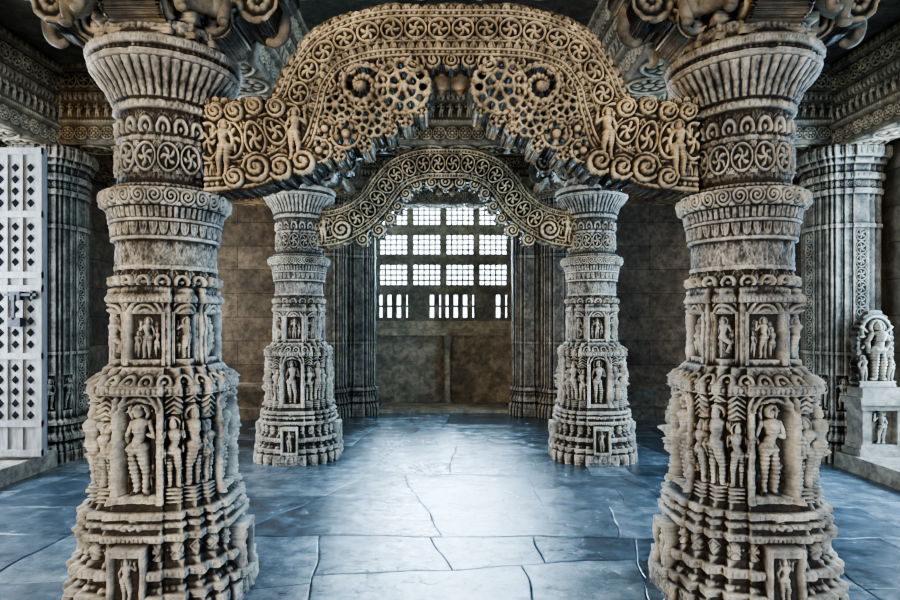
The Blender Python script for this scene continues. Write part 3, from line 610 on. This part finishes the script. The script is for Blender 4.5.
# ------------------------------------------------------------------ deity stele
def stele():
    res=.005; xs=np.arange(-.2,.2,res); zs=np.arange(0,.74,res); X,Z=np.meshgrid(xs,zs)
    body=np.maximum(np.abs(X)-.17+.0*Z,np.maximum(-Z,Z-.42)); top=np.hypot(X/.17,(Z-.42)/.29)*.17-.17; top=np.where(Z>.42,top,1)
    sdf=np.minimum(np.where(Z<=.42,body,1),top); sdf=sdf-.006*np.cos(Z*2*PI/.05)
    r=np.hypot(X,Z-.52); h=.02*np.clip(1-np.abs(r-.13)/.02,0,1)+.012*np.clip(1-np.abs(r-.09)/.012,0,1)
    f=figure(X/.56,(Z-.06)/.56,0)*.56*1.5
    for k in range(3):
        for sg in(-1,1): f=np.maximum(f,seg(X,Z,sg*.05,.47,sg*(.13+.01*k),.36+.1*k,.016,.014)*1.5)
    for sg in(-1,1): f=np.maximum(f,figure((X-sg*.12)/.24,(Z-.05)/.24,1 if sg>0 else 2)*.24*1.4)
    h=np.maximum(h,f)+.03*(Z<.05)
    return slab('stele_relief',xs,zs,sdf,h,.05,M_WPIL)
e=empty('deity_statue',(4.02,5.66,.78)); obj('stele',stele(),parent=e)
def shrine():
    b=Boxes(); b.box(-.25,.25,-.16,.1,0,.06); b.box(-.22,.22,-.13,.1,.06,.1); b.box(-.2,-.12,-.12,.1,.1,.42); b.box(.12,.2,-.12,.1,.1,.42); b.box(-.12,.12,-.04,.1,.1,.42); b.box(-.22,.22,-.14,.1,.42,.47); b.box(-.25,.25,-.17,.1,.47,.53); b.box(-.2,.2,-.12,.1,.53,.62)
    return b.mesh('shrine_box',M_WPIL)
e=empty('statue_pedestal',(4.02,5.62,.15)); obj('block',shrine(),parent=e)
def nichefig():
    res=.005; xs=np.arange(-.12,.12,res); zs=np.arange(0,.31,res); X,Z=np.meshgrid(xs,zs); f=figure(X/.3,Z/.3,1)*.3*1.2
    return slab('pedestal_figure',xs,zs,np.where(f>.002,-.01,.01),f,.005,M_WPIL)
obj('niche_figure',nichefig(),(0,-.05,.11),parent=e)
# ------------------------------------------------------------------ lights
def area(name,loc,rot,sx,sy,E,col):
    l=bpy.data.lights.new(name,'AREA'); l.shape='RECTANGLE'; l.size=sx; l.size_y=sy; l.energy=E; l.color=col
    o=bpy.data.objects.new(name,l); bpy.context.scene.collection.objects.link(o); o.location=loc; o.rotation_euler=rot; return o
R=math.radians
area('warm_fill_entrance',(-2.6,-2.6,2.2),(R(100),0,R(-25)),1.5,1.1,190,(1.0,.83,.62))  # added warm fill, aimed upward to warm the upper stone and torana
area('daylight_entrance_low',(3.0,-2.4,.8),(R(86),0,R(28)),2.2,1.0,115,(.42,.67,1.0))
area('daylight_jali',(0,11.2,3.0),(R(-74),0,0),2.2,2.0,3600,(.48,.75,1.0))
area('daylight_right_door',(5.2,4.5,1.9),(R(90),0,R(90)),2.0,2.2,290,(.46,.71,1.0))
area('daylight_left_door',(-5.2,4.5,1.9),(R(90),0,R(-90)),2.0,2.2,250,(.66,.82,1.0))
area('fill_left_back',(-5.0,8.5,1.9),(R(90),0,R(-90)),.7,1.8,60,(1.0,.92,.82))  # added fill outside the hidden rear gap, brightens the back bay
area('fill_right_back',(5.0,8.5,1.9),(R(90),0,R(90)),.7,1.8,12,(1.0,.92,.82))  # matching weak fill added on the right side of the back bay
# sky: brighter towards the sun side (+Y), dimmer behind the entrance
w=bpy.data.worlds.new('sky'); bpy.context.scene.world=w; w.use_nodes=True; N=w.node_tree.nodes; LK=w.node_tree.links; bg=N['Background']
bg.inputs[0].default_value=(.74,.86,1.0,1)
tc=N.new('ShaderNodeTexCoord'); sp=N.new('ShaderNodeSeparateXYZ'); LK.new(tc.outputs['Generated'],sp.inputs[0])
mr=N.new('ShaderNodeMapRange'); LK.new(sp.outputs['Y'],mr.inputs[0]); mr.inputs[1].default_value=.3; mr.inputs[2].default_value=.95; mr.inputs[3].default_value=.5; mr.inputs[4].default_value=4.5
LK.new(mr.outputs[0],bg.inputs[1])
# ------------------------------------------------------------------ camera
cam=bpy.data.cameras.new('cam'); cam.lens=24; cam.sensor_width=36; cam.shift_x=.011; cam.shift_y=.022
co=bpy.data.objects.new('camera',cam); bpy.context.scene.collection.objects.link(co); co.location=(-.055,0,1.4); co.rotation_euler=(R(90),0,0)
bpy.context.scene.camera=co
sc=bpy.context.scene; sc.view_settings.view_transform='AgX'
try: sc.view_settings.look='AgX - High Contrast'
except Exception as ex: print(ex)
sc.view_settings.exposure=.25
